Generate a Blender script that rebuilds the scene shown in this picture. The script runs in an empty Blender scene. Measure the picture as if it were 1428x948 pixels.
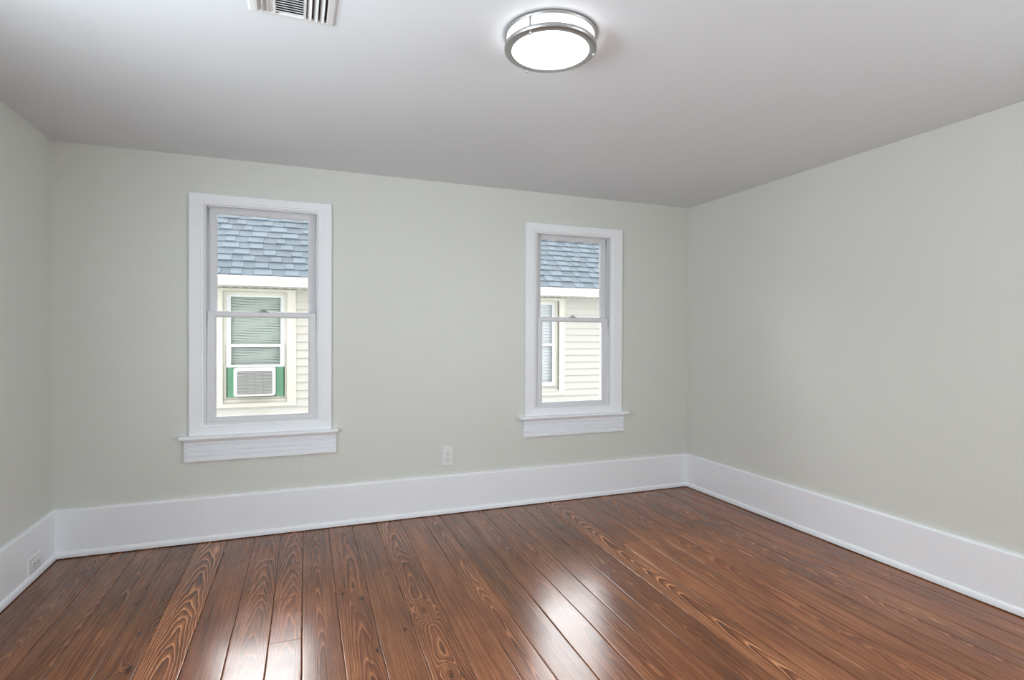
import bpy, bmesh, math, random
from mathutils import Matrix, Vector

random.seed(7)
SC = bpy.context.scene
COL = SC.collection
W, H = 4.283, 2.30            # room width, ceiling height
YR = -5.25                    # rear wall, behind the camera
WT = 0.15                     # wall thickness

# ------------------------------------------------------------------ camera
cam_d = bpy.data.cameras.new('camera')
cam_d.sensor_width = 36.0
cam_d.lens = 36.0 * 773.597 / 1428.0
cam_d.clip_start = 0.02
cam = bpy.data.objects.new('camera', cam_d)
COL.objects.link(cam)
cam.matrix_world = (Matrix.Translation((1.2503, -3.7616, 1.2441))
                    @ Matrix.Rotation(-0.372065, 4, 'Z')
                    @ Matrix.Rotation(math.pi / 2 - 0.00888, 4, 'X')
                    @ Matrix.Rotation(0.00429, 4, 'Z'))
SC.camera = cam

# ------------------------------------------------------------------ colour management, sky, fill lights
SC.view_settings.view_transform = 'Standard'
SC.view_settings.look = 'None'
SC.view_settings.gamma = 1.0
SC.view_settings.use_curve_mapping = False
SC.view_settings.exposure = 0.13
SC.cycles.max_bounces = 16
SC.cycles.diffuse_bounces = 8
SC.cycles.transparent_max_bounces = 24
SC.cycles.sample_clamp_indirect = 4.0
SC.cycles.caustics_reflective = False
SC.cycles.caustics_refractive = False

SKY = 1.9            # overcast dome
GLOW = 13.0            # bright sky lobe added above the roof to lift the floor reflections
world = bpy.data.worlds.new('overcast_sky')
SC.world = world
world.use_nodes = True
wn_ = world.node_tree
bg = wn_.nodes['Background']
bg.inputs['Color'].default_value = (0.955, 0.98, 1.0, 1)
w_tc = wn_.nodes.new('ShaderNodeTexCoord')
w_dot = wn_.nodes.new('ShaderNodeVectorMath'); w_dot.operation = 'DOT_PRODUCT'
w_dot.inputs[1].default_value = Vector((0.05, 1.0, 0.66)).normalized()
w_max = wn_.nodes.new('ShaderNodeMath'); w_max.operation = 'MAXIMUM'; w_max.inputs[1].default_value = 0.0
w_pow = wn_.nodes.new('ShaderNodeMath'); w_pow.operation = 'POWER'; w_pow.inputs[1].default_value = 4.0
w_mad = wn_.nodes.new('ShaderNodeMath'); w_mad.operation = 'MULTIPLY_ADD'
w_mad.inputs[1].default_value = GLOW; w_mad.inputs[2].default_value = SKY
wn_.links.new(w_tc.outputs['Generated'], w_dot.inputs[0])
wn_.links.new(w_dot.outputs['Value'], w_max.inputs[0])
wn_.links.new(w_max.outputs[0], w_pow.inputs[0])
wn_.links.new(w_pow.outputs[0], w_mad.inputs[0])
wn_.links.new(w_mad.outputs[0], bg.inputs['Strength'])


def area_light(name, loc, rot, sx, sy, power, color=(1, 1, 1)):
    d = bpy.data.lights.new(name, 'AREA')
    d.shape = 'RECTANGLE'
    d.size, d.size_y = sx, sy
    d.energy = power
    d.color = color
    o = bpy.data.objects.new(name, d)
    o.location = loc
    o.rotation_euler = rot
    COL.objects.link(o)
    return o


# fill lights added outside two unseen side windows to brighten the room
UP = math.radians(22)   # upward tilt of the left fill light, to brighten the ceiling
area_light('fill_light_left', (-WT - 0.05, -2.75, 1.35), (0, -math.pi / 2 - UP, 0), 1.2, 1.2, 66, (0.84, 0.945, 1.0))
area_light('fill_light_right', (W + WT + 0.05, -4.40, 1.35), (0, math.pi / 2 - math.radians(30), math.radians(-38)), 1.2, 1.2, 75, (0.84, 0.945, 1.0))


# ------------------------------------------------------------------ mesh helpers
class MB:
    def __init__(self):
        self.v, self.f, self.s = [], [], []

    def add(self, vs, fs, smooth=False):
        n = len(self.v)
        self.v += [tuple(p) for p in vs]
        for f in fs:
            self.f.append(tuple(i + n for i in f))
            self.s.append(smooth)
        return self

    def box(self, x0, x1, y0, y1, z0, z1):
        vs = [(x, y, z) for x in (x0, x1) for y in (y0, y1) for z in (z0, z1)]
        fs = [(0, 1, 3, 2), (4, 6, 7, 5), (0, 4, 5, 1), (2, 3, 7, 6), (0, 2, 6, 4), (1, 5, 7, 3)]
        return self.add(vs, fs)

    def bbox(self, x0, x1, y0, y1, z0, z1, b):
        """box with chamfered edges"""
        bm = bmesh.new()
        bmesh.ops.create_cube(bm, size=1.0)
        for v in bm.verts:
            v.co = Vector((x0 if v.co.x < 0 else x1, y0 if v.co.y < 0 else y1, z0 if v.co.z < 0 else z1))
        bmesh.ops.bevel(bm, geom=list(bm.edges), offset=b, segments=2, profile=0.5, affect='EDGES')
        bm.verts.index_update()
        self.add([v.co[:] for v in bm.verts], [[v.index for v in f.verts] for f in bm.faces])
        bm.free()
        return self

    def loops(self, loops, close=False, cap0=False, cap1=False, smooth=False):
        """quads between consecutive equal closed loops of points"""
        n = len(loops[0])
        vs = [p for l in loops for p in l]
        fs = []
        m = len(loops)
        for k in range(m - 1 + (1 if close else 0)):
            a, b = k * n, ((k + 1) % m) * n
            for i in range(n):
                j = (i + 1) % n
                fs.append((a + i, a + j, b + j, b + i))
        if cap0:
            fs.append(tuple(reversed(range(n))))
        if cap1:
            fs.append(tuple(range((m - 1) * n, m * n)))
        return self.add(vs, fs, smooth)

    def rect_frame(self, prof, close=True):
        """prof: list of ((x0,z0,x1,z1), y): a mitred frame round an opening in an x/z plane"""
        return self.loops([[(r[0], y, r[1]), (r[2], y, r[1]), (r[2], y, r[3]), (r[0], y, r[3])] for r, y in prof], close=close)

    def sweep(self, prof, p0, p1, out, m0=0.0, m1=0.0):
        """closed profile of (depth, height) swept from p0 to p1; out = unit direction of depth; m0/m1 mitre"""
        p0, p1, out = Vector(p0), Vector(p1), Vector(out)
        d = (p1 - p0).normalized()
        l0 = [p0 + out * a + Vector((0, 0, b)) + d * (m0 * a) for a, b in prof]
        l1 = [p1 + out * a + Vector((0, 0, b)) - d * (m1 * a) for a, b in prof]
        return self.loops([l0, l1], cap0=True, cap1=True)

    def lathe(self, prof, c, n=96, close=False, smooth=True):
        """prof: list of (radius, z)"""
        vs, fs = [], []
        m = len(prof)
        for i in range(n):
            a = 2 * math.pi * i / n
            for r, z in prof:
                vs.append((c[0] + r * math.cos(a), c[1] + r * math.sin(a), c[2] + z))
        for i in range(n):
            j = (i + 1) % n
            for k in range(m if close else m - 1):
                l = (k + 1) % m
                fs.append((i * m + k, j * m + k, j * m + l, i * m + l))
        return self.add(vs, fs, smooth)

    def tube(self, a, b, r, n=16, r2=None):
        a, b = Vector(a), Vector(b)
        d = (b - a).normalized()
        u = d.orthogonal().normalized()
        w = d.cross(u)
        r2 = r if r2 is None else r2
        l0 = [a + (u * math.cos(t) + w * math.sin(t)) * r for t in [2 * math.pi * i / n for i in range(n)]]
        l1 = [b + (u * math.cos(t) + w * math.sin(t)) * r2 for t in [2 * math.pi * i / n for i in range(n)]]
        return self.loops([l0, l1], cap0=True, cap1=True)

    def build(self, name, mat, parent=None, autosmooth=False):
        me = bpy.data.meshes.new(name)
        me.from_pydata(self.v, [], self.f)
        me.polygons.foreach_set('use_smooth', self.s)
        me.materials.append(mat)
        bm = bmesh.new()
        bm.from_mesh(me)
        bmesh.ops.recalc_face_normals(bm, faces=bm.faces)
        bm.to_mesh(me)
        bm.free()
        me.update()
        o = bpy.data.objects.new(name, me)
        COL.objects.link(o)
        if parent is not None:
            o.parent = parent
            o.matrix_parent_inverse = Matrix.Translation(-base_of(parent))
        return o


def base_of(o):
    """world position of a parent: meshes sit at the origin of the world, empties at their own place"""
    return Vector(o['at']) if 'at' in o else Vector((0, 0, 0))


def empty(name, loc):
    o = bpy.data.objects.new(name, None)
    o.empty_display_size = 0.1
    o.location = loc
    o['at'] = tuple(loc)
    COL.objects.link(o)
    return o


def tag(o, label=None, cat=None, group=None, kind=None):
    if label: o['label'] = label
    if cat: o['category'] = cat
    if group: o['group'] = group
    if kind: o['kind'] = kind
    return o


# ------------------------------------------------------------------ materials
def new_mat(name):
    m = bpy.data.materials.new(name)
    m.use_nodes = True
    nt = m.node_tree
    b = nt.nodes['Principled BSDF']
    return m, nt, b


def node(nt, typ, **kw):
    n = nt.nodes.new(typ)
    for k, v in kw.items():
        if k.startswith('i_'):
            n.inputs[k[2:].replace('_', ' ')].default_value = v
        else:
            setattr(n, k, v)
    return n


def srgb(r, g, b):
    f = lambda c: (c / 255 / 12.92) if c / 255 <= 0.04045 else ((c / 255 + 0.055) / 1.055) ** 2.4
    return (f(r), f(g), f(b), 1)


def paint(name, col, rough=0.5, spec=0.5, var=0.03, scale=3.0, bump=0.0, bscale=120.0, bump2=0.0, bscale2=6.0, metallic=0.0):
    m, nt, b = new_mat(name)
    tc = node(nt, 'ShaderNodeTexCoord')
    nz = node(nt, 'ShaderNodeTexNoise', i_Scale=scale, i_Detail=4.0)
    nt.links.new(tc.outputs['Object'], nz.inputs['Vector'])
    mp = node(nt, 'ShaderNodeMapRange')
    mp.inputs['To Min'].default_value = 1 - var
    mp.inputs['To Max'].default_value = 1 + var
    nt.links.new(nz.outputs['Fac'], mp.inputs['Value'])
    mx = node(nt, 'ShaderNodeMixRGB', blend_type='MULTIPLY')
    mx.inputs['Fac'].default_value = 1
    mx.inputs['Color1'].default_value = (*col[:3], 1)
    nt.links.new(mp.outputs['Result'], mx.inputs['Color2'])
    nt.links.new(mx.outputs['Color'], b.inputs['Base Color'])
    b.inputs['Roughness'].default_value = rough
    b.inputs['Specular IOR Level'].default_value = spec
    b.inputs['Metallic'].default_value = metallic
    prev = None
    for st, sc_ in ((bump, bscale), (bump2, bscale2)):
        if st:
            n2 = node(nt, 'ShaderNodeTexNoise', i_Scale=sc_, i_Detail=3.0)
            nt.links.new(tc.outputs['Object'], n2.inputs['Vector'])
            bp = node(nt, 'ShaderNodeBump', i_Strength=1.0, i_Distance=st)
            nt.links.new(n2.outputs['Fac'], bp.inputs['Height'])
            if prev: nt.links.new(prev.outputs['Normal'], bp.inputs['Normal'])
            nt.links.new(bp.outputs['Normal'], b.inputs['Normal'])
            prev = bp
    return m


def glass_mat(name, tint=(1, 1, 1)):
    m, nt, b = new_mat(name)
    nt.nodes.remove(b)
    out = nt.nodes['Material Output']
    tr = node(nt, 'ShaderNodeBsdfTransparent')
    tr.inputs['Color'].default_value = (*tint, 1)
    gl = node(nt, 'ShaderNodeBsdfGlossy', i_Roughness=0.02)
    fr = node(nt, 'ShaderNodeFresnel', i_IOR=1.3)
    mx = node(nt, 'ShaderNodeMixShader')
    nt.links.new(fr.outputs['Fac'], mx.inputs['Fac'])
    nt.links.new(tr.outputs['BSDF'], mx.inputs[1])
    nt.links.new(gl.outputs['BSDF'], mx.inputs[2])
    nt.links.new(mx.outputs['Shader'], out.inputs['Surface'])
    return m


def emit_mat(name, col, strength):
    m, nt, b = new_mat(name)
    b.inputs['Base Color'].default_value = (0.9, 0.9, 0.9, 1)
    b.inputs['Emission Color'].default_value = (*col, 1)
    b.inputs['Emission Strength'].default_value = strength
    b.inputs['Roughness'].default_value = 0.4
    return m


M = {}
M['wall'] = paint('wall_paint', (0.69, 0.70, 0.66), 0.42, 0.5, 0.015, 1.5, 0.0006, 90.0, 0.004, 5.0)
M['ceiling'] = paint('ceiling_paint', (0.74, 0.765, 0.80), 0.6, 0.3, 0.012, 1.2, 0.0004, 90.0, 0.004, 3.0)
M['trim'] = paint('trim_paint', (0.885, 0.905, 0.94), 0.35, 0.5, 0.015, 4.0, 0.0004, 40.0, 0.001, 8.0)
M['vinyl'] = paint('white_vinyl', (0.74, 0.75, 0.775), 0.35, 0.5, 0.01)
M['bead'] = paint('glazing_bead', (0.85, 0.85, 0.86), 0.4, 0.4, 0.005)
M['glass'] = glass_mat('window_glass')
M['plate'] = paint('outlet_plastic', (0.80, 0.80, 0.80), 0.3, 0.5, 0.005)
M['dark'] = paint('dark_slot', (0.03, 0.03, 0.03), 0.6, 0.3, 0.0)
M['nickel'] = paint('brushed_nickel', (0.46, 0.455, 0.45), 0.40, 0.5, 0.05, 60.0, metallic=0.9)
M['lock'] = paint('lock_metal', (0.30, 0.30, 0.30), 0.4, 0.5, 0.01)
M['vent'] = paint('vent_enamel', (0.72, 0.72, 0.72), 0.35, 0.5, 0.01)
M['diffuser'] = emit_mat('lit_diffuser', (1.0, 0.985, 0.97), 4.0)
M['diffuser_band'] = emit_mat('lit_diffuser_side', (1.0, 0.985, 0.97), 4.0)
M['sub'] = paint('subfloor_dark', (0.012, 0.008, 0.006), 0.9, 0.1, 0.0)
M['siding'] = paint('vinyl_siding', (0.57, 0.55, 0.51), 0.55, 0.4, 0.02, 8.0)
M['cream'] = paint('cream_trim', (0.68, 0.655, 0.58), 0.5, 0.4, 0.02, 6.0)
M['gutter'] = paint('white_gutter', (0.64, 0.635, 0.615), 0.4, 0.5, 0.01)
M['sash_out'] = paint('white_outer_sash', (0.72, 0.74, 0.75), 0.4, 0.5, 0.01)
M['green'] = paint('green_panel', (0.20, 0.42, 0.28), 0.6, 0.3, 0.05, 12.0)
M['blind_green'] = paint('pale_green_blind', (0.66, 0.74, 0.69), 0.6, 0.3, 0.10, 9.0)
M['blind_white'] = paint('white_blind', (0.85, 0.88, 0.90), 0.6, 0.3, 0.03)
M['ac'] = paint('air_conditioner_shell', (0.84, 0.84, 0.82), 0.4, 0.5, 0.01)
M['fin'] = paint('grille_plastic', (0.27, 0.27, 0.26), 0.5, 0.4, 0.06, 10.0)
M['grille_shade'] = paint('grille_inside_and_shade', (0.05, 0.05, 0.05), 0.7, 0.3, 0.1)  # dark grille inside, also the painted shade under the air conditioner
M['soil'] = paint('ground_grass', (0.10, 0.13, 0.06), 0.9, 0.2, 0.2, 2.0)


def vent_strip_mat():
    """perforated strip: dark slots alternating with white vinyl along the eave"""
    m, nt, b = new_mat('soffit_vent_strip')
    tc = node(nt, 'ShaderNodeTexCoord')
    sx = node(nt, 'ShaderNodeSeparateXYZ')
    nt.links.new(tc.outputs['Object'], sx.inputs[0])
    mu = node(nt, 'ShaderNodeMath', operation='MULTIPLY'); mu.inputs[1].default_value = 1 / 0.11
    fr = node(nt, 'ShaderNodeMath', operation='FRACT')
    gt = node(nt, 'ShaderNodeMath', operation='GREATER_THAN'); gt.inputs[1].default_value = 0.55
    nt.links.new(sx.outputs[0], mu.inputs[0]); nt.links.new(mu.outputs[0], fr.inputs[0]); nt.links.new(fr.outputs[0], gt.inputs[0])
    mx = node(nt, 'ShaderNodeMixRGB')
    mx.inputs['Color1'].default_value = (0.12, 0.11, 0.10, 1)
    mx.inputs['Color2'].default_value = (0.82, 0.80, 0.74, 1)
    nt.links.new(gt.outputs[0], mx.inputs['Fac'])
    nt.links.new(mx.outputs['Color'], b.inputs['Base Color'])
    return m


M['soffit_vent'] = vent_strip_mat()


def roof_mat():
    m, nt, b = new_mat('roof_shingles')
    at = node(nt, 'ShaderNodeAttribute', attribute_name='tone')
    tc = node(nt, 'ShaderNodeTexCoord')
    nz = node(nt, 'ShaderNodeTexNoise', i_Scale=160.0, i_Detail=2.0)
    nt.links.new(tc.outputs['Object'], nz.inputs['Vector'])
    mp = node(nt, 'ShaderNodeMapRange')
    mp.inputs['To Min'].default_value = 0.65
    mp.inputs['To Max'].default_value = 1.35
    nt.links.new(nz.outputs['Fac'], mp.inputs['Value'])
    mx = node(nt, 'ShaderNodeMixRGB', blend_type='MULTIPLY')
    mx.inputs['Fac'].default_value = 1
    nt.links.new(at.outputs['Color'], mx.inputs['Color1'])
    nt.links.new(mp.outputs['Result'], mx.inputs['Color2'])
    nt.links.new(mx.outputs['Color'], b.inputs['Base Color'])
    b.inputs['Roughness'].default_value = 0.9
    b.inputs['Specular IOR Level'].default_value = 0.2
    return m


M['roof'] = roof_mat()

KNOTS = [  # x, y, size, strength (ring displacement), dark centre
    (1.541, -1.082, 0.034, 0.050, 0.7), (1.552, -1.545, 0.022, 0.030, 1.0), (1.461, -1.000, 0.020, 0.020, 0.8),
    (1.262, -0.543, 0.024, 0.030, 0.3), (1.255, -1.090, 0.018, 0.020, 0.7), (1.792, -1.294, 0.034, 0.055, 0.6),
    (1.780, -1.800, 0.030, 0.040, 0.9), (0.650, -1.068, 0.020, 0.020, 0.8), (0.676, -1.345, 0.030, 0.030, 0.9),
    (4.122, -0.574, 0.026, 0.030, 1.0), (4.106, -0.690, 0.020, 0.020, 0.8), (3.552, -0.856, 0.040, 0.020, 0.6),
    (1.683, -1.426, 0.018, 0.020, 0.9), (0.560, -0.767, 0.018, 0.020, 0.5), (1.690, -0.850, 0.018, 0.015, 0.6),
    (2.10, -2.30, 0.03, 0.04, 0.8), (0.95, -2.1, 0.03, 0.04, 0.8), (3.1, -2.6, 0.03, 0.04, 0.8),
]


def floor_mat():
    m, nt, b = new_mat('varnished_pine_boards')
    L = nt.links.new

    def math_(op, a, c=None, d=None):
        n = node(nt, 'ShaderNodeMath', operation=op)
        for i, x in enumerate((a, c, d)):
            if x is None: continue
            if isinstance(x, (int, float)): n.inputs[i].default_value = x
            else: L(x, n.inputs[i])
        return n.outputs[0]

    def noise(vec, scale, detail=2.0, rough=0.5):
        n = node(nt, 'ShaderNodeTexNoise', i_Scale=scale, i_Detail=detail, i_Roughness=rough)
        L(vec, n.inputs['Vector'])
        return n.outputs['Fac']

    def comb(x, y, z=0.0):
        n = node(nt, 'ShaderNodeCombineXYZ')
        for i, s in enumerate((x, y, z)):
            if isinstance(s, (int, float)): n.inputs[i].default_value = s
            else: L(s, n.inputs[i])
        return n.outputs[0]

    uv = node(nt, 'ShaderNodeUVMap', uv_map='plank')
    sx = node(nt, 'ShaderNodeSeparateXYZ'); L(uv.outputs['UV'], sx.inputs[0])
    u, v = sx.outputs[0], sx.outputs[1]
    tone = node(nt, 'ShaderNodeAttribute', attribute_name='tone')
    cut = node(nt, 'ShaderNodeAttribute', attribute_name='cut')
    sc3 = node(nt, 'ShaderNodeSeparateXYZ'); L(cut.outputs['Vector'], sc3.inputs[0])
    u0, w0, a = sc3.outputs[0], sc3.outputs[1], sc3.outputs[2]
    seed = cut.outputs['Alpha']
    contrast = tone.outputs['Alpha']
    so = math_('MULTIPLY', seed, 61.0)
    # low and mid frequency warps of the growth rings
    n1 = math_('SUBTRACT', noise(comb(math_('MULTIPLY', u, 7.0), math_('MULTIPLY', v, 1.6), so), 1.0, 2.0), 0.5)
    n2 = math_('SUBTRACT', noise(comb(math_('MULTIPLY', u, 22.0), math_('MULTIPLY', v, 3.2), so), 1.0, 3.0), 0.5)
    uu = math_('ADD', math_('SUBTRACT', u, u0), math_('MULTIPLY', n1, 0.03))
    ww = math_('ADD', math_('ADD', w0, math_('MULTIPLY', a, v)), math_('MULTIPLY', n1, 0.03))
    r = math_('SQRT', math_('ADD', math_('MULTIPLY', uu, uu), math_('MULTIPLY', ww, ww)))
    r = math_('ADD', r, math_('MULTIPLY', n2, 0.008))
    # knots
    geo = node(nt, 'ShaderNodeNewGeometry')
    dark = None
    for kx, ky, ks, kd, kc in KNOTS:
        df = node(nt, 'ShaderNodeVectorMath', operation='SUBTRACT'); L(geo.outputs['Position'], df.inputs[0])
        df.inputs[1].default_value = (kx, ky, 0)
        ml = node(nt, 'ShaderNodeVectorMath', operation='MULTIPLY'); L(df.outputs[0], ml.inputs[0])
        ml.inputs[1].default_value = (1 / ks, 0.42 / ks, 0)
        dt = node(nt, 'ShaderNodeVectorMath', operation='DOT_PRODUCT'); L(ml.outputs[0], dt.inputs[0]); L(ml.outputs[0], dt.inputs[1])
        e = math_('EXPONENT', math_('MULTIPLY', dt.outputs['Value'], -1.0))
        r = math_('MULTIPLY_ADD', e, kd, r)
        e2 = math_('MULTIPLY', math_('EXPONENT', math_('MULTIPLY', dt.outputs['Value'], -9.0)), kc)
        dark = e2 if dark is None else math_('MAXIMUM', dark, e2)
    ph = math_('FRACT', math_('MULTIPLY', r, 175.0))
    ring = node(nt, 'ShaderNodeValToRGB')
    cr = ring.color_ramp
    cr.elements[0].position = 0.0; cr.elements[0].color = (1, 1, 1, 1)
    cr.elements[1].position = 1.0; cr.elements[1].color = (1, 1, 1, 1)
    for p, c in ((0.10, 0.85), (0.22, 0.45), (0.55, 0.25), (0.80, 0.0), (0.92, 0.05)):
        el = cr.elements.new(p); el.color = (c, c, c, 1)
    L(ph, ring.inputs['Fac'])
    fib = noise(comb(math_('MULTIPLY', u, 420.0), math_('MULTIPLY', v, 9.0), so), 1.0, 3.0, 0.6)
    blot = noise(comb(math_('MULTIPLY', u, 9.0), math_('MULTIPLY', v, 2.2), math_('ADD', so, 9.0)), 1.0, 3.0)
    streak = noise(comb(math_('MULTIPLY', u, 130.0), math_('MULTIPLY', v, 1.3), so), 1.0, 3.0, 0.65)
    # value in 0..1 : 0 dark, 1 light
    rv = math_('MULTIPLY', math_('SUBTRACT', ring.outputs['Color'], 0.36), contrast)
    val = math_('ADD', 0.46, rv)
    val = math_('MULTIPLY_ADD', math_('SUBTRACT', fib, 0.5), 0.50, val)
    val = math_('MULTIPLY_ADD', math_('SUBTRACT', streak, 0.5), 0.70, val)
    val = math_('MULTIPLY_ADD', math_('SUBTRACT', blot, 0.5), 0.55, val)
    val = math_('SUBTRACT', val, math_('MULTIPLY', dark, 0.5))
    colr = node(nt, 'ShaderNodeValToRGB')
    c2 = colr.color_ramp
    c2.elements[0].position = 0.0; c2.elements[0].color = srgb(46, 23, 11)
    c2.elements[1].position = 1.0; c2.elements[1].color = srgb(210, 150, 106)
    el = c2.elements.new(0.38); el.color = srgb(116, 68, 40)
    el = c2.elements.new(0.62); el.color = srgb(156, 99, 62)
    L(val, colr.inputs['Fac'])
    mx = node(nt, 'ShaderNodeMixRGB', blend_type='MULTIPLY'); mx.inputs['Fac'].default_value = 1
    L(colr.outputs['Color'], mx.inputs['Color1']); L(tone.outputs['Color'], mx.inputs['Color2'])
    L(mx.outputs['Color'], b.inputs['Base Color'])
    # gloss
    tcn = node(nt, 'ShaderNodeTexCoord')
    rn = noise(tcn.outputs['Object'], 6.0, 4.0)
    mr = node(nt, 'ShaderNodeMapRange'); L(rn, mr.inputs['Value'])
    mr.inputs['To Min'].default_value = 0.17; mr.inputs['To Max'].default_value = 0.255
    L(mr.outputs['Result'], b.inputs['Roughness'])
    b.inputs['Specular IOR Level'].default_value = 0.5
    b.inputs['IOR'].default_value = 1.5
    # grain relief and varnish waviness
    bp1 = node(nt, 'ShaderNodeBump', i_Strength=1.0, i_Distance=0.0006)
    wn = noise(comb(math_('MULTIPLY', u, 12.0), math_('MULTIPLY', v, 7.0), so), 1.0, 2.0)
    L(wn, bp1.inputs['Height'])
    bp2 = node(nt, 'ShaderNodeBump', i_Strength=0.5, i_Distance=0.0004)
    L(math_('ADD', math_('MULTIPLY', fib, 0.5), math_('MULTIPLY', ring.outputs['Color'], math_('MULTIPLY', contrast, 0.5))), bp2.inputs['Height'])
    L(bp1.outputs['Normal'], bp2.inputs['Normal'])
    L(bp2.outputs['Normal'], b.inputs['Normal'])
    return m


M['floor'] = floor_mat()

# ------------------------------------------------------------------ windows' measures (x of casing, glass)
WIN = [dict(name='window_1', cas=(0.664, 1.466), inn=(0.740, 1.389), gl=(0.8045, 1.3265), stool=(0.618, 1.503), apron=(0.638, 1.495), st=0.6385, top=2.077, itop=2.022),
       dict(name='window_2', cas=(2.818, 3.637), inn=(2.900, 3.543), gl=(2.966, 3.477), stool=(2.767, 3.687), apron=(2.807, 3.656), st=0.6500, top=2.070, itop=2.010)]

# ------------------------------------------------------------------ room shell


def wall_with_holes(name, axis, c0, c1, a0, a1, z0, z1, holes, mat):
    """axis 'x': wall runs along x between y=c0..c1; axis 'y': along y between x=c0..c1"""
    mb = MB()
    xs = sorted({a0, a1, *[h[0] for h in holes], *[h[1] for h in holes]})
    zs = sorted({z0, z1, *[h[2] for h in holes], *[h[3] for h in holes]})
    for i in range(len(xs) - 1):
        for k in range(len(zs) - 1):
            cx, cz = (xs[i] + xs[i + 1]) / 2, (zs[k] + zs[k + 1]) / 2
            if any(h[0] < cx < h[1] and h[2] < cz < h[3] for h in holes):
                continue
            if axis == 'x':
                mb.box(xs[i], xs[i + 1], c0, c1, zs[k], zs[k + 1])
            else:
                mb.box(c0, c1, xs[i], xs[i + 1], zs[k], zs[k + 1])
    # weld and drop inner faces
    bm = bmesh.new()
    vs = [bm.verts.new(p) for p in mb.v]
    for f in mb.f:
        bm.faces.new([vs[i] for i in f])
    bmesh.ops.remove_doubles(bm, verts=bm.verts, dist=1e-5)
    seen = {}
    for f in bm.faces:
        seen.setdefault(tuple(sorted(v.index for v in f.verts)), []).append(f)
    bm.verts.index_update()
    seen = {}
    for f in bm.faces:
        seen.setdefault(tuple(sorted(v.index for v in f.verts)), []).append(f)
    bmesh.ops.delete(bm, geom=[f for l in seen.values() if len(l) > 1 for f in l], context='FACES')
    out = MB()
    bm.verts.index_update()
    out.add([v.co[:] for v in bm.verts], [[v.index for v in f.verts] for f in bm.faces])
    bm.free()
    o = out.build(name, mat)
    return tag(o, kind='structure')


holes = [(w['inn'][0] - 0.004, w['inn'][1] + 0.004, 0.66, w['itop'] + 0.004) for w in WIN]
wall_with_holes('wall_back', 'x', 0, WT, -WT, W + WT, -0.15, H, holes, M['wall'])
REAR_L = (-3.35, -2.15, 0.70, 2.05)  # side wall openings added for the fill lights
REAR_R = (-5.0, -3.8, 0.7, 2.05)
wall_with_holes('wall_left', 'y', -WT, 0, YR, 0, -0.15, H, [REAR_L], M['wall'])
wall_with_holes('wall_right', 'y', W, W + WT, YR, 0, -0.15, H, [REAR_R], M['wall'])
wall_with_holes('wall_front', 'x', YR - WT, YR, -WT, W + WT, -0.15, H, [], M['wall'])
tag(MB().box(-WT, W + WT, YR - WT, WT, H, H + 0.15).build('ceiling', M['ceiling']), kind='structure')

# ------------------------------------------------------------------ floor: one mesh of boards over a dark subfloor
SEAMS = [-0.02, .162, .290, .413, .580, .712, .872, 1.022, 1.170, 1.296, 1.449, 1.595, 1.746, 1.900, 2.053, 2.173, 2.325,
         2.481, 2.632, 2.787, 2.955, 3.100, 3.247, 3.383, 3.522, 3.638, 3.750, 3.856, 3.970, 4.090, 4.190, 4.40]
SL = [(0, .006), (.7, .009), (1.1, .015), (1.6, .017), (2.1, .02), (2.5, .027), (2.8, .036), (3.4, .038), (3.7, .028), (4.1, .015), (4.5, .01)]


def slope_at(x):
    for (x0, s0), (x1, s1) in zip(SL, SL[1:]):
        if x0 <= x <= x1:
            return s0 + (s1 - s0) * (x - x0) / (x1 - x0)
    return SL[0][1] if x < 0 else SL[-1][1]


def seam_x(k, y):
    x0 = SEAMS[k]
    return x0 + slope_at(x0) * y + 0.0012 * math.sin(y * 5.1 + k * 1.7) + 0.0006 * math.sin(y * 17 + k)


JOINTS = {8: [-0.957, -1.345], 21: [-0.924], 24: [-2.9], 25: [-0.735], 26: [-0.735], 27: [-0.904], 29: [-1.80], 4: [-3.1], 12: [-2.9], 17: [-3.3]}
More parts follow.
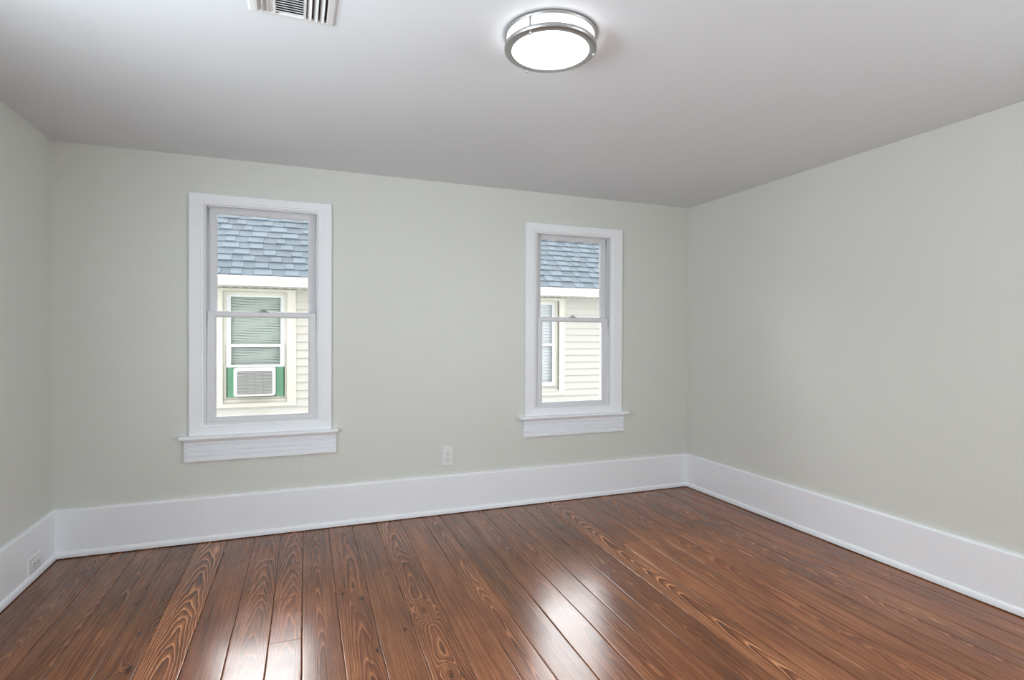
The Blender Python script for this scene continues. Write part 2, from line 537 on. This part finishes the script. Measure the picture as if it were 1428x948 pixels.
# tone multiplier, contrast, pith offset u0, ring depth w0 at the wall, slope a
BOARD = {
    0: ((0.74, 0.72, 0.70), .22, .20, .05, .02), 1: ((0.80, 0.78, 0.74), 0.34, -.12, .10, .05), 2: ((0.80, 0.78, 0.76), .25, .06, .15, .05),
    3: ((0.80, 0.76, 0.72), 0.42, -.20, .05, .0), 4: ((0.74, 0.70, 0.66), .30, .09, .16, .07), 5: ((1.05, 1.0, 0.95), .70, .005, .13, .045),
    6: ((0.86, 0.82, 0.80), .18, .25, .05, .0), 7: ((1.0, 0.96, 0.92), .40, .01, .14, .045), 8: ((0.94, 0.90, 0.88), .42, .005, .13, .035),
    9: ((0.86, 0.83, 0.82), 0.40, -.16, .08, .03), 10: ((0.94, 0.90, 0.88), .38, .015, .10, .025), 11: ((0.84, 0.82, 0.80), 0.36, .22, .06, .02),
    12: ((0.94, 0.90, 0.87), .48, -.005, .13, .035), 13: ((1.00, 0.96, 0.93), 0.36, .30, .05, .0), 14: ((0.98, 0.94, 0.91), .45, -.15, .06, .02),
    15: ((0.82, 0.79, 0.76), 0.42, .20, .06, .02), 16: ((0.86, 0.82, 0.80), .22, .03, .15, .03), 17: ((0.84, 0.78, 0.76), 0.40, -.3, .05, .0),
    18: ((0.84, 0.80, 0.79), 0.32, .22, .05, .02), 19: ((0.76, 0.72, 0.70), .30, -.10, .10, .03), 20: ((1.05, 1.0, 0.95), .70, .01, .15, .045),
    21: ((1.04, 0.98, 0.93), 0.36, .25, .05, .0), 22: ((0.95, 0.92, 0.88), 0.36, -.2, .05, .01), 23: ((1.10, 1.04, 1.0), .25, .02, .18, .03),
    24: ((1.05, 0.98, 0.95), 0.34, .3, .05, .0), 25: ((0.94, 0.90, 0.90), 0.36, -.2, .05, .01), 26: ((1.05, 1.0, 0.98), .30, .04, .20, .05),
    27: ((1.04, 1.0, 0.98), 0.34, -.25, .05, .0), 28: ((1.08, 1.03, 1.0), 0.32, .2, .05, .0), 29: ((1.05, 1.0, 0.97), .25, -.2, .05, .0),
    30: ((1.0, 0.96, 0.94), .25, .2, .05, .0)}


def build_floor():
    verts, faces, uvs, tones, cuts = [], [], [], [], []
    YB = 0.0
    for k in range(len(SEAMS) - 1):
        tn, con, u0, w0, a = BOARD[k]
        ends = [YB] + JOINTS.get(k, []) + [YR]
        for q in range(len(ends) - 1):
            rnd = random.Random(k * 31 + q)
            yt, yb = ends[q] - (0.0015 if q else 0), ends[q + 1] + 0.0015
            n = max(2, int((yt - yb) / 0.06))
            seed = rnd.random()
            t = tuple(c * (1 + 0.10 * (rnd.random() - .5) * (1 if q else 0)) for c in tn)
            cup = rnd.uniform(-0.0002, 0.0004)
            tilt = rnd.uniform(-0.0003, 0.0003)
            gap = 0.0011 if k <= 19 else 0.0016
            gl, gr = gap * rnd.uniform(.6, 1.3), gap * rnd.uniform(.6, 1.3)
            prof = [(0, -0.012), (0, -0.0014), (0.005, -0.0005), (0.018, -0.0001), (0.030, 0), (0.06, 0), (0.35, 0), (0.65, 0), (0.94, 0), (0.970, 0), (0.982, -0.0001), (0.995, -0.0005), (1, -0.0014), (1, -0.012)]
            base = len(verts)
            m = len(prof)
            for i in range(n + 1):
                y = yt + (yb - yt) * i / n
                xl, xr = seam_x(k, y) + gl, seam_x(k + 1, y) - gr
                dz = 0.0003 * math.sin(y * 9 + k * 2.1) + 0.0002 * math.sin(y * 23 + k)
                for s, z in prof:
                    x = xl + (xr - xl) * s
                    zz = z + (cup * ((2 * s - 1) ** 2 - 1) + tilt * (2 * s - 1) + dz if z > -0.01 else 0)
                    verts.append((x, y, zz))
            for i in range(n):
                for j in range(m - 1):
                    A = base + i * m + j
                    faces.append((A, A + m, A + m + 1, A + 1))
            cb = len(verts)
            verts += verts[base:base + m] + verts[base + n * m:base + (n + 1) * m]
            cap0 = tuple(range(cb, cb + m))
            cap1 = tuple(reversed(range(cb + m, cb + 2 * m)))
            faces += [cap0, cap1]
            uvk = (k, t, con, u0, w0, a, seed)
            for _ in range(n * (m - 1) + 2):
                uvs.append(uvk)
    me = bpy.data.meshes.new('floor')
    me.from_pydata([(x, y, z) for x, y, z in verts], [], faces)
    uvl = me.uv_layers.new(name='plank')
    ta = me.color_attributes.new('tone', 'FLOAT_COLOR', 'CORNER')
    ca = me.color_attributes.new('cut', 'FLOAT_COLOR', 'CORNER')
    uvl, ta, ca = me.uv_layers['plank'], me.color_attributes['tone'], me.color_attributes['cut']
    for p in me.polygons:
        k, t, con, u0, w0, a, seed = uvs[p.index]
        p.use_smooth = len(p.vertices) == 4
        for li in p.loop_indices:
            x, y, z = verts[me.loops[li].vertex_index]
            xc = (seam_x(k, y) + seam_x(k + 1, y)) / 2
            uvl.data[li].uv = (x - xc, y)
            ta.data[li].color = (*t, con)
            ca.data[li].color = (u0, w0, a, seed)
    me.materials.append(M['floor'])
    me.update()
    o = bpy.data.objects.new('floor', me)
    COL.objects.link(o)
    tag(o, kind='structure')
    s = MB().box(-WT, W + WT, YR - WT, WT, -0.15, -0.010).build('subfloor', M['sub'], o)
    return o


build_floor()

# ------------------------------------------------------------------ baseboards (board with eased top, quarter-round shoe)
BT, BH = 0.020, 0.268
board_prof = [(0, 0.004), (BT, 0.004), (BT, BH - 0.010), (BT - 0.002, BH - 0.005), (BT - 0.006, BH - 0.001), (BT - 0.010, BH), (0, BH)]
ST = 0.012
shoe_prof = [(BT, 0.005)] + [(BT + ST, 0.005)] + [(BT + ST * math.cos(t), 0.014 + 0.022 * math.sin(t)) for t in [i * math.pi / 10 for i in range(0, 6)]]
for nm, p0, p1, out, m0, m1 in (('baseboard_back', (0, 0, 0), (W, 0, 0), (0, -1, 0), 1, 1),
                                ('baseboard_left', (0, 0, 0), (0, YR, 0), (1, 0, 0), 1, 1),
                                ('baseboard_right', (W, 0, 0), (W, YR, 0), (-1, 0, 0), 1, 1),
                                ('baseboard_front', (0, YR, 0), (W, YR, 0), (0, 1, 0), 1, 1)):
    o = tag(MB().sweep(board_prof, p0, p1, out, m0, m1).build(nm, M['trim']), kind='structure')
    MB().sweep(shoe_prof, p0, p1, out, m0, m1).build('shoe_moulding', M['trim'], o)


# ------------------------------------------------------------------ sash windows
def shrink(r, d):
    return (r[0] + d, r[1] + d, r[2] - d, r[3] - d)


def lerp_rect(a, b, t):
    return tuple(p + (q - p) * t for p, q in zip(a, b))


def sash(root, name, x0, x1, z0, z1, gx0, gx1, gz0, gz1, y0, y1):
    out, g = (x0, z0, x1, z1), (gx0, gz0, gx1, gz1)
    mb = MB()
    mb.rect_frame([(out, y1), (out, y0 + 0.002), (shrink(out, 0.002), y0), (shrink(g, -0.007), y0), (shrink(g, -0.005), y0 + 0.003), (shrink(g, -0.005), y1)])
    s = mb.build(name, M['vinyl'], root)
    yg = y0 + 0.018
    MB().rect_frame([(shrink(g, -0.005), y0 + 0.004), (shrink(g, -0.001), y0 + 0.007), (g, yg), (shrink(g, -0.005), yg)]).build('glazing_bead', M['bead'], s)
    MB().box(gx0 - 0.003, gx1 + 0.003, yg - 0.002, yg + 0.002, gz0 - 0.003, gz1 + 0.003).build('pane', M['glass'], s)
    return s


def build_window(w):
    xc = (w['gl'][0] + w['gl'][1]) / 2
    root = tag(empty(w['name'], (xc, 0, 0.66)), kind='structure')
    st = w['st']
    O = (w['cas'][0], st - 0.002, w['cas'][1], w['top'])
    I = (w['inn'][0], 0.700, w['inn'][1], w['itop'])
    mb = MB()
    mb.rect_frame([(O, 0.0), (O, -0.021), (lerp_rect(O, I, 0.03), -0.023), (lerp_rect(O, I, 0.80), -0.021), (lerp_rect(O, I, 0.83), -0.016),
                   (lerp_rect(O, I, 0.97), -0.015), (I, -0.012), (I, 0.0)])
    mb.build('casing', M['trim'], root)
    # jamb liner with stop and tracks
    d = 0.0
    J = I
    mb = MB()
    mb.rect_frame([(J, -0.012), (shrink(J, 0.013), -0.010), (shrink(J, 0.013), 0.003), (shrink(J, 0.006), 0.003), (shrink(J, 0.006), 0.036),
                   (shrink(J, 0.014), 0.036), (shrink(J, 0.014), 0.042), (shrink(J, 0.006), 0.042), (shrink(J, 0.006), 0.080),
                   (shrink(J, 0.020), 0.080), (shrink(J, 0.020), 0.130), (shrink(J, -0.003), 0.150), (shrink(J, -0.003), -0.010)])
    mb.build('jamb', M['vinyl'], root)
    g0, g1 = w['gl']
    hw = 0.046
    lo = sash(root, 'lower_sash', g0 - hw, g1 + hw, 0.700, 1.378, g0, g1, 0.7435, 1.345, 0.004, 0.034)
    up = sash(root, 'upper_sash', g0 - hw, g1 + hw, 1.350, w['itop'] - 0.008, g0 + 0.001, g1 - 0.001, 1.384, w['itop'] - 0.047, 0.044, 0.074)
    # cam lock on the meeting rail
    mb = MB()
    mb.bbox(xc - 0.028, xc + 0.028, 0.008, 0.030, 1.378, 1.384, 0.002)
    mb.tube((xc + 0.006, 0.019, 1.384), (xc + 0.006, 0.019, 1.394), 0.010)
    mb.bbox(xc - 0.020, xc + 0.014, 0.013, 0.022, 1.388, 1.396, 0.003)
    mb.build('sash_lock', M['lock'], lo)
    for sx in (g0 - 0.010, g1 + 0.012):
        MB().bbox(sx - 0.010, sx + 0.010, -0.002, 0.006, 0.7003, 0.7055, 0.001).build('sash_stop', M['dark'], lo)
    # stool
    x0, x1 = w['stool']
    nose = [(-0.01, st - 0.024), (0.050, st - 0.024)] + [(0.050 + 0.012 * math.cos(t), st - 0.012 + 0.012 * math.sin(t)) for t in [-math.pi / 2 + i * math.pi / 8 for i in range(1, 9)]] + [(-0.01, st)]
    MB().sweep([(max(a, 0.0), b) for a, b in nose], (x0, 0, 0), (x1, 0, 0), (0, -1, 0)).build('stool', M['trim'], root)
    # apron: cove moulding over a reeded board
    a0, a1 = w['apron']
    t = st - 0.0245
    cove = [(0, t), (0.040, t)] + [(0.040 - 0.018 * math.sin(q), t - 0.004 - 0.024 * (1 - math.cos(q))) for q in [i * math.pi / 12 for i in range(0, 7)]]
    ap = list(cove)
    for r0, r1 in ((0.030, 0.041), (0.052, 0.071), (0.082, 0.099), (0.110, 0.130)):
        ap += [(0.010, t - r0 + 0.0005), (0.0265, t - r0), (0.029, t - r0 - 0.002), (0.029, t - r1 + 0.003), (0.0265, t - r1), (0.010, t - r1 - 0.0005)]
    ap += [(0, t - 0.1305)]
    MB().sweep(ap, (a0, 0, 0), (a1, 0, 0), (0, -1, 0)).build('apron', M['trim'], root)
    return root


for w in WIN:
    build_window(w)


# two unseen side windows, added as openings for the fill lights
def side_window(name, x, sg, h):
    root = tag(empty(name, (x, h[0], h[2])), kind='structure')
    o = (h[0], h[2], h[1], h[3])
    mb = MB()
    T = lambda r, d: [(x + sg * d, r[0], r[1]), (x + sg * d, r[2], r[1]), (x + sg * d, r[2], r[3]), (x + sg * d, r[0], r[3])]
    mb.loops([T(r, d) for r, d in ((shrink(o, -0.075), 0.0), (shrink(o, -0.075), 0.022), (shrink(o, -0.01), 0.018), (o, 0.012), (o, 0.0))], close=True)
    mb.build('casing', M['trim'], root)
    mb = MB()
    mb.loops([T(r, d) for r, d in ((o, -0.03), (shrink(o, 0.045), -0.03), (shrink(o, 0.045), -0.06), (o, -0.06))], close=True)
    m = (h[2] + h[3]) / 2
    xa, xb = sorted((x - sg * 0.03, x - sg * 0.06))
    mb.box(xa, xb, h[0] + 0.04, h[1] - 0.04, m - 0.016, m + 0.016)
    mb.build('sash', M['vinyl'], root)


side_window('added_window_left', 0.0, 1, REAR_L)
side_window('added_window_right', W, -1, REAR_R)

# hairline plaster ridges under the left window
mb = MB()
for path in ([(.86, .435), (.88, .452), (.905, .470), (.925, .476)], [(.70, .398), (.74, .404), (.79, .402), (.83, .412), (.85, .428)], [(1.285, .37), (1.290, .40), (1.287, .43), (1.292, .46)]):
    for (xa, za), (xb, zb) in zip(path, path[1:]):
        mb.tube((xa, 0.0004, za), (xb, 0.0004, zb), 0.0022, 8)
mb.build('plaster_crack', M['wall'], bpy.data.objects['wall_back'])

# ------------------------------------------------------------------ electrical outlets
def outlet(label, origin, ex, ez, out, w, h):
    """ex: unit along the plate's width, ez: along its length, out: away from the wall"""
    O, ex, ez, out = Vector(origin), Vector(ex), Vector(ez), Vector(out)
    root = empty('electrical_outlet', O)
    tag(root, label, 'outlet', 'wall outlets')

    def T(mb):
        mb.v = [tuple(O + ex * p[0] + out * (-p[1]) + ez * p[2]) for p in mb.v]
        return mb
    R = (-w / 2, -h / 2, w / 2, h / 2)
    mb = MB()
    lo = [[(r[0], y, r[1]), (r[2], y, r[1]), (r[2], y, r[3]), (r[0], y, r[3])] for r, y in ((R, 0.0), (R, -0.0035), (shrink(R, 0.004), -0.0065))]
    mb.loops(lo, cap1=True)
    T(mb).build('cover_plate', M['plate'], root)
    s = h / 0.134
    for sg in (1, -1):
        zc = sg * 0.0225 * s
        mb = MB()
        n = 24
        pts = []
        for i in range(n):
            a = 2 * math.pi * i / n
            pts.append((0.0195 * s * math.cos(a), max(-0.0155 * s, min(0.0155 * s, 0.0195 * s * math.sin(a))) + zc))
        mb.loops([[(x, -0.006, z) for x, z in pts], [(x, -0.0085, z) for x, z in pts]], cap1=True)
        rc = T(mb).build('receptacle', M['plate'], root)
        mb = MB()
        mb.box(-0.0085 * s, -0.006 * s, -0.0090, -0.0080, zc - 0.002 * s, zc + 0.007 * s)
        mb.box(0.006 * s, 0.0085 * s, -0.0090, -0.0080, zc - 0.001 * s, zc + 0.006 * s)
        mb.tube((0, -0.0080, zc - 0.0085 * s), (0, -0.0090, zc - 0.0085 * s), 0.0030 * s)
        T(mb).build('slots', M['dark'], rc)
    mb = MB()
    mb.tube((0, -0.006, 0), (0, -0.0078, 0), 0.0035)
    T(mb).build('screw', M['nickel'], root)
    return root


outlet('white wall outlet on the green-grey wall between the two windows', (2.2395, 0, 0.3985), (1, 0, 0), (0, 0, 1), (0, -1, 0), 0.083, 0.134)
outlet('white outlet set sideways in the left baseboard near the corner', (BT, -0.285, 0.082), (0, 0, 1), (0, -1, 0), (1, 0, 0), 0.084, 0.140)

# ------------------------------------------------------------------ flush-mount ceiling light
LC = (2.0857, -1.9803, H)
lamp = tag(empty('ceiling_light', LC), 'round flush ceiling light with two brushed nickel rings and a lit white diffuser', 'ceiling light')
R0 = 0.1613
MB().lathe([(0.05, 0.0), (R0, 0.0), (R0, -0.011), (R0 - 0.003, -0.013), (R0 - 0.013, -0.013), (R0 - 0.014, -0.008), (0.05, -0.007)], LC).build('ceiling_ring', M['nickel'], lamp)
zr = -0.043
MB().lathe([(0.1465, -0.008), (0.1465, zr - 0.006)], LC).build('diffuser_band', M['diffuser_band'], lamp)
MB().lathe([(0.1465, zr - 0.006), (0.1440, zr - 0.010), (0.138, zr - 0.0125), (0.10, zr - 0.0150), (0.05, zr - 0.0168), (0.004, zr - 0.0175), (0.0, zr - 0.0175)], LC).build('diffuser', M['diffuser'], lamp)
MB().lathe([(0.1475, zr), (R0, zr), (R0 + 0.0005, zr - 0.002), (R0 + 0.0005, zr - 0.012), (R0 - 0.003, zr - 0.0145), (0.139, zr - 0.0155), (0.1358, zr - 0.0148), (0.1358, zr - 0.0132),
            (R0 - 0.006, zr - 0.0115), (R0 - 0.006, zr - 0.003), (0.1475, zr - 0.003)], LC, close=True).build('lower_ring', M['nickel'], lamp)
for ang in (220, 340, 100):
    a = math.radians(ang)
    px, py = LC[0] + (R0 - 0.005) * math.cos(a), LC[1] + (R0 - 0.005) * math.sin(a)
    MB().tube((px, py, H - 0.010), (px, py, H + zr + 0.001), 0.0045).build('post', M['nickel'], lamp)
    qx, qy = LC[0] + (R0 - 0.007) * math.cos(a), LC[1] + (R0 - 0.007) * math.sin(a)
    MB().lathe([(0.0, -0.012), (0.003, -0.0115), (0.0055, -0.008), (0.0055, -0.004), (0.004, 0.0), (0.004, 0.004)], (qx, qy, H + zr - 0.0155), n=20).build('finial', M['nickel'], lamp)

# ------------------------------------------------------------------ ceiling register (three-way)
VX0, VX1, VY1, VY0 = 1.108, 1.372, -1.762, -1.985
vent = tag(empty('air_vent', ((VX0 + VX1) / 2, (VY0 + VY1) / 2, H)), 'white three-way metal air vent in the ceiling left of the light', 'air vent')


def ceil_frame(prof):
    return [[(r[0], r[1], z), (r[2], r[1], z), (r[2], r[3], z), (r[0], r[3], z)] for r, z in prof]


VR = (VX0, VY0, VX1, VY1)
VI = (VX0 + 0.026, VY0 + 0.022, VX1 - 0.026, VY1 - 0.022)
MB().loops(ceil_frame([(VR, H), (VR, H - 0.002), (shrink(VR, 0.006), H - 0.008), (shrink(VI, -0.004), H - 0.010), (VI, H - 0.009), (VI, H)]), close=True).build('frame', M['vent'], vent)
MB().box(VI[0] - 0.002, VI[2] + 0.002, VI[1] - 0.002, VI[3] + 0.002, H - 0.0010, H - 0.0002).build('damper', M['dark'], vent)
bx = [VI[0], VI[0] + 0.052, VI[2] - 0.068, VI[2]]
for x in bx[1:3]:
    MB().box(x - 0.004, x + 0.004, VI[1], VI[3], H - 0.011, H - 0.001).build('divider', M['vent'], vent)


def blade(p, q, lean, wid):
    p, q = Vector(p), Vector(q)
    mb = MB()
    prof = [(0.0, 0.0), (wid * 0.35, -0.003), (wid * 0.75, -0.0075), (wid, -0.011), (wid - 0.001, -0.0118), (wid * 0.7, -0.0090), (wid * 0.3, -0.0042), (-0.001, -0.001)]
    l0 = [p + Vector(lean) * a + Vector((0, 0, b)) for a, b in prof]
    l1 = [q + Vector(lean) * a + Vector((0, 0, b)) for a, b in prof]
    mb.loops([l0, l1], cap0=True, cap1=True)
    return mb


for i in range(3):
    x = bx[0] + 0.016 * (i + 1) - 0.002
    blade((x, VI[1], H - 0.001), (x, VI[3], H - 0.001), (-1, 0, 0), 0.015).build('louver', M['vent'], vent)
for i in range(3):
    x = bx[2] + 0.008 + 0.0195 * i
    blade((x, VI[1], H - 0.001), (x, VI[3], H - 0.001), (1, 0, 0), 0.013).build('louver', M['vent'], vent)
ny = 12
for i in range(ny):
    y = VI[1] + 0.027 + (VI[3] - VI[1] - 0.028) * i / (ny - 1)
    blade((bx[1] + 0.004, y, H - 0.001), (bx[2] - 0.004, y, H - 0.001), (0, -1, 0), 0.024).build('louver', M['vent'], vent)

# ------------------------------------------------------------------ neighbouring house
D = 3.70
HX0, HX1, GZ = -4.0, 10.5, -2.9
tag(MB().box(-40, 50, 0.2, 45, GZ - 0.2, GZ).build('ground', M['soil']), kind='structure')
house = tag(empty('house', (3.0, D, GZ)), 'neighbouring cream clapboard house with blue-grey shingle roof seen through both windows', 'house')
OPEN = [(0.797, 0.470, 1.722), (4.546, 0.470, 1.722)]      # window centres, sill and head
HWN = 0.357


def siding():
    mb = MB()
    e, z0 = 0.1013, 0.0337
    k = int((GZ - z0) / e)
    cuts = []
    for xc, a, b_ in OPEN:
        cuts += [xc - HWN, xc + HWN]
    xs = [HX0] + cuts + [HX1]
    while z0 + k * e < 1.80:
        za, zb = z0 + k * e, z0 + (k + 1) * e
        for i in range(len(xs) - 1):
            if i % 2 == 1 and zb > OPEN[0][1] + 0.005 and za < OPEN[0][2] - 0.005:
                continue
            x0, x1 = xs[i], xs[i + 1]
            # clapboard: bottom lip stands out, top tucks under the next
            pts = [(D + 0.012, za + 0.004), (D - 0.006, za + 0.004), (D - 0.007, za), (D - 0.018, za), (D - 0.020, za + 0.003), (D - 0.020, za + 0.008), (D + 0.002, zb + 0.006), (D + 0.012, zb + 0.006)]
            mb.loops([[(x0, y, z) for y, z in pts], [(x1, y, z) for y, z in pts]], cap0=True, cap1=True)
        k += 1
    return mb


siding().build('siding', M['siding'], house)
MB().box(HX0, HX1, D + 0.45, D + 3.6, GZ, 1.9).build('wall', M['siding'], house)

# soffit with vent slots, gutter
EY, EZ = D - 0.36, 1.800
mb = MB().box(HX0 - .2, HX1 + .2, EY + 0.01, D + 0.01, EZ + 0.004, EZ + 0.02)
mb.build('soffit', M['gutter'], house)
tag(MB().box(HX0, HX1, D - 0.085, D - 0.060, EZ + 0.001, EZ + 0.0045).build('soffit_vent', M['soffit_vent'], house))
gp = [(0.0, 0.02), (0.05, 0.0), (0.085, 0.004), (0.090, 0.045), (0.108, 0.085), (0.112, 0.118), (0.104, 0.120), (0.0, 0.118)]
MB().sweep([(a, b + EZ) for a, b in gp], (HX0 - .25, EY + 0.08, 0), (HX1 + .25, EY + 0.08, 0), (0, -1, 0)).build('gutter', M['gutter'], house)


def roof():
    me = bpy.data.meshes.new('roof')
    pitch, e = math.radians(40), 0.142
    cs, sn = math.cos(pitch), math.sin(pitch)
    y0, z0 = EY - 0.005, EZ + 0.122
    RUN = 1.62
    verts, faces, cols = [], [], []
    rnd = random.Random(5)

    def slab(xa, xb, s0, s1, h0, h1, c):
        n = len(verts)
        for x in (xa, xb):
            for s, h in ((s0, -0.004), (s0, h0), (s1, h1), (s1, -0.004)):
                verts.append((x, y0 + s * cs - h * sn, z0 + s * sn + h * cs))
        for f in ((0, 1, 2, 3), (7, 6, 5, 4), (0, 4, 5, 1), (1, 5, 6, 2), (2, 6, 7, 3)):
            faces.append(tuple(i + n for i in f)); cols.append(c)
    nrow = int(RUN / cs / e) + 1
    base = (0.165, 0.200, 0.228)
    for k in range(nrow):
        x = HX0 - 0.3 - rnd.random() * 0.3
        raised = rnd.random() < 0.5
        while x < HX1 + 0.3:
            wd = rnd.uniform(0.10, 0.21)
            t = rnd.uniform(0.96, 1.12) if raised else rnd.uniform(0.82, 1.0)
            c = tuple(b * t for b in base)
            h = 0.021 if raised else 0.013
            slab(x, x + wd - 0.002, k * e - (0.0 if raised else 0.004), k * e + e + 0.02, h, 0.001, (*c, 1))
            x += wd
            raised = not raised
    n = len(verts)                                                  # back slope and deck
    yr, zr_ = y0 + RUN, z0 + RUN * sn / cs
    for xx in (HX0 - .3, HX1 + .3):
        verts += [(xx, y0 + 0.01, z0 - 0.006), (xx, yr, zr_ - 0.004), (xx, yr + RUN + 0.3, z0 - 0.2)]
    for f in ((0, 3, 4, 1), (1, 4, 5, 2), (0, 1, 2), (5, 4, 3), (0, 2, 5, 3)):
        faces.append(tuple(i + n for i in f)); cols.append((*base, 1))
    me.from_pydata(verts, [], faces)
    ta = me.color_attributes.new('tone', 'FLOAT_COLOR', 'CORNER')
    for p in me.polygons:
        for li in p.loop_indices:
            ta.data[li].color = cols[p.index]
    me.materials.append(M['roof'])
    bm = bmesh.new(); bm.from_mesh(me); bmesh.ops.recalc_face_normals(bm, faces=bm.faces); bm.to_mesh(me); bm.free()
    o = bpy.data.objects.new('roof', me)
    COL.objects.link(o)
    o.parent = house
    o.matrix_parent_inverse = Matrix.Translation(-base_of(house))


roof()


def house_window(xc, z0, z1, raised, blind_mat, pitch_, wav):
    O = (xc - 0.461, 0.352, xc + 0.461, 1.797)
    I = (xc - 0.357, 0.405, xc + 0.357, 1.755)
    S = (xc - 0.3265, 0.470, xc + 0.3265, 1.722)
    G = (xc - 0.279, 0.545, xc + 0.279, 1.697)
    mb = MB()
    mb.rect_frame([(O, D + 0.0), (O, D - 0.030), (lerp_rect(O, I, 0.10), D - 0.036), (lerp_rect(O, I, 0.12), D - 0.030), (lerp_rect(O, I, 0.90), D - 0.030), (I, D - 0.036), (I, D + 0.04), (S, D + 0.05), (S, D + 0.09), (O, D + 0.09)])
    win = mb.build('window', M['cream'], house)
    # upper sash
    mb = MB()
    U = (S[0], 1.092, S[2], S[3]); UG = (G[0], 1.125, G[2], G[3])
    mb.rect_frame([(U, D + 0.085), (U, D + 0.055), (UG, D + 0.055), (UG, D + 0.085)])
    lz = 0.837 if raised else 0.483
    Lr = (S[0], lz, S[2], 1.118)
    LG = (G[0] + 0.005, lz + 0.030 if raised else 0.547, G[2] - 0.005, 1.085)
    mb.rect_frame([(Lr, D + 0.053), (Lr, D + 0.030), (LG, D + 0.030), (LG, D + 0.053)])
    mb.build('sash', M['sash_out'], win)
    MB().box(G[0], G[2], D + 0.070, D + 0.073, 1.12, 1.70).box(LG[0], LG[2], D + 0.040, D + 0.043, LG[1], LG[3]).build('pane', M['glass'], win)
    mb = MB()
    z = 1.70
    i = 0
    while z > lz + 0.03:
        n = 8
        top, bot = [], []
        for k in range(n + 1):
            x = G[0] - 0.03 + (G[2] - G[0] + 0.06) * k / n
            dz = wav * math.sin(i * 0.9 + k * 0.8) + wav * 0.6 * math.sin(i * 0.37 + k * 1.7)
            top.append((x, D + 0.125, z + dz))
            bot.append((x, D + 0.105, z - pitch_ * 0.92 + dz))
        vs = top + bot
        mb.add(vs, [(k, k + 1, n + 2 + k, n + 1 + k) for k in range(n)])
        z -= pitch_
        i += 1
    mb.build('blind', blind_mat, win)
    mb = MB()
    mb.loops([[(S[0], D + 0.09, S[1] - 0.05), (S[2], D + 0.09, S[1] - 0.05), (S[2], D + 0.09, S[3]), (S[0], D + 0.09, S[3])],
              [(S[0], D + 0.42, S[1] - 0.05), (S[2], D + 0.42, S[1] - 0.05), (S[2], D + 0.42, S[3]), (S[0], D + 0.42, S[3])]], cap1=True)
    mb.build('interior', M['green'] if raised else M['blind_white'], win)
    if raised:
        for a, b_ in ((S[0] + 0.012, xc - 0.219), (xc + 0.229, S[2] - 0.012)):
            mb = MB().box(a, b_, D + 0.045, D + 0.052, 0.470, 0.842)
            nf = 5
            for k in range(nf):
                xx = a + (b_ - a) * (k + 0.5) / nf
                mb.box(xx - 0.004, xx + 0.004, D + 0.040, D + 0.046, 0.472, 0.840)
            mb.build('side_panel', M['green'], win)
    return win


house_window(*OPEN[0], True, M['blind_green'], 0.030, 0.004)
house_window(*OPEN[1], False, M['blind_white'], 0.045, 0.0)

# ------------------------------------------------------------------ window air conditioner
AX0, AX1, AZ0, AZ1, AYF = 0.576, 1.026, 0.508, 0.842, D - 0.25
ac = tag(empty('air_conditioner', ((AX0 + AX1) / 2, D, AZ0)), 'white window air conditioner under the raised sash of the house next door', 'air conditioner')
mb = MB()
mb.bbox(AX0 + 0.004, AX1 - 0.004, AYF + 0.02, D + 0.08, AZ0 + 0.004, 0.835, 0.012)
mb.build('body', M['ac'], ac)
MB().bbox(AX0 + 0.02, AX1 - 0.02, D + 0.055, D + 0.08, 0.4702, AZ0 + 0.005, 0.002).build('shade_block', M['grille_shade'], ac)  # added support block, coloured dark to stand for the shade under the unit


def rrect(r, rad, y, n=5):
    pts = []
    for cx, cz, a0 in ((r[2] - rad, r[3] - rad, 0), (r[0] + rad, r[3] - rad, 90), (r[0] + rad, r[1] + rad, 180), (r[2] - rad, r[1] + rad, 270)):
        for i in range(n + 1):
            a = math.radians(a0 + 90 * i / n)
            pts.append((cx + rad * math.cos(a), y, cz + rad * math.sin(a)))
    return pts


AR = (AX0, AZ0, AX1, AZ1)
GR = (0.611, 0.529, 0.992, 0.806)
mb = MB()
mb.loops([rrect(AR, 0.022, AYF + 0.05), rrect(AR, 0.022, AYF + 0.008), rrect(shrink(AR, 0.008), 0.018, AYF), rrect(shrink(GR, -0.006), 0.026, AYF), rrect(GR, 0.022, AYF + 0.006), rrect(GR, 0.022, AYF + 0.05)], close=True)
mb.build('bezel', M['ac'], ac)
MB().box(GR[0], GR[2], AYF + 0.021, AYF + 0.03, GR[1], GR[3]).build('coil', M['grille_shade'], ac)
mb = MB()
nf = 17
for i in range(nf):
    z = GR[1] + (GR[3] - GR[1]) * (i + 0.5) / nf
    mb.box(GR[0], GR[2], AYF + 0.008, AYF + 0.020, z - 0.0050, z + 0.0050)
for i in range(1, 4):
    x = GR[0] + (GR[2] - GR[0]) * i / 4
    mb.box(x - 0.002, x + 0.002, AYF + 0.010, AYF + 0.020, GR[1], GR[3])
mb.build('grille', M['fin'], ac)
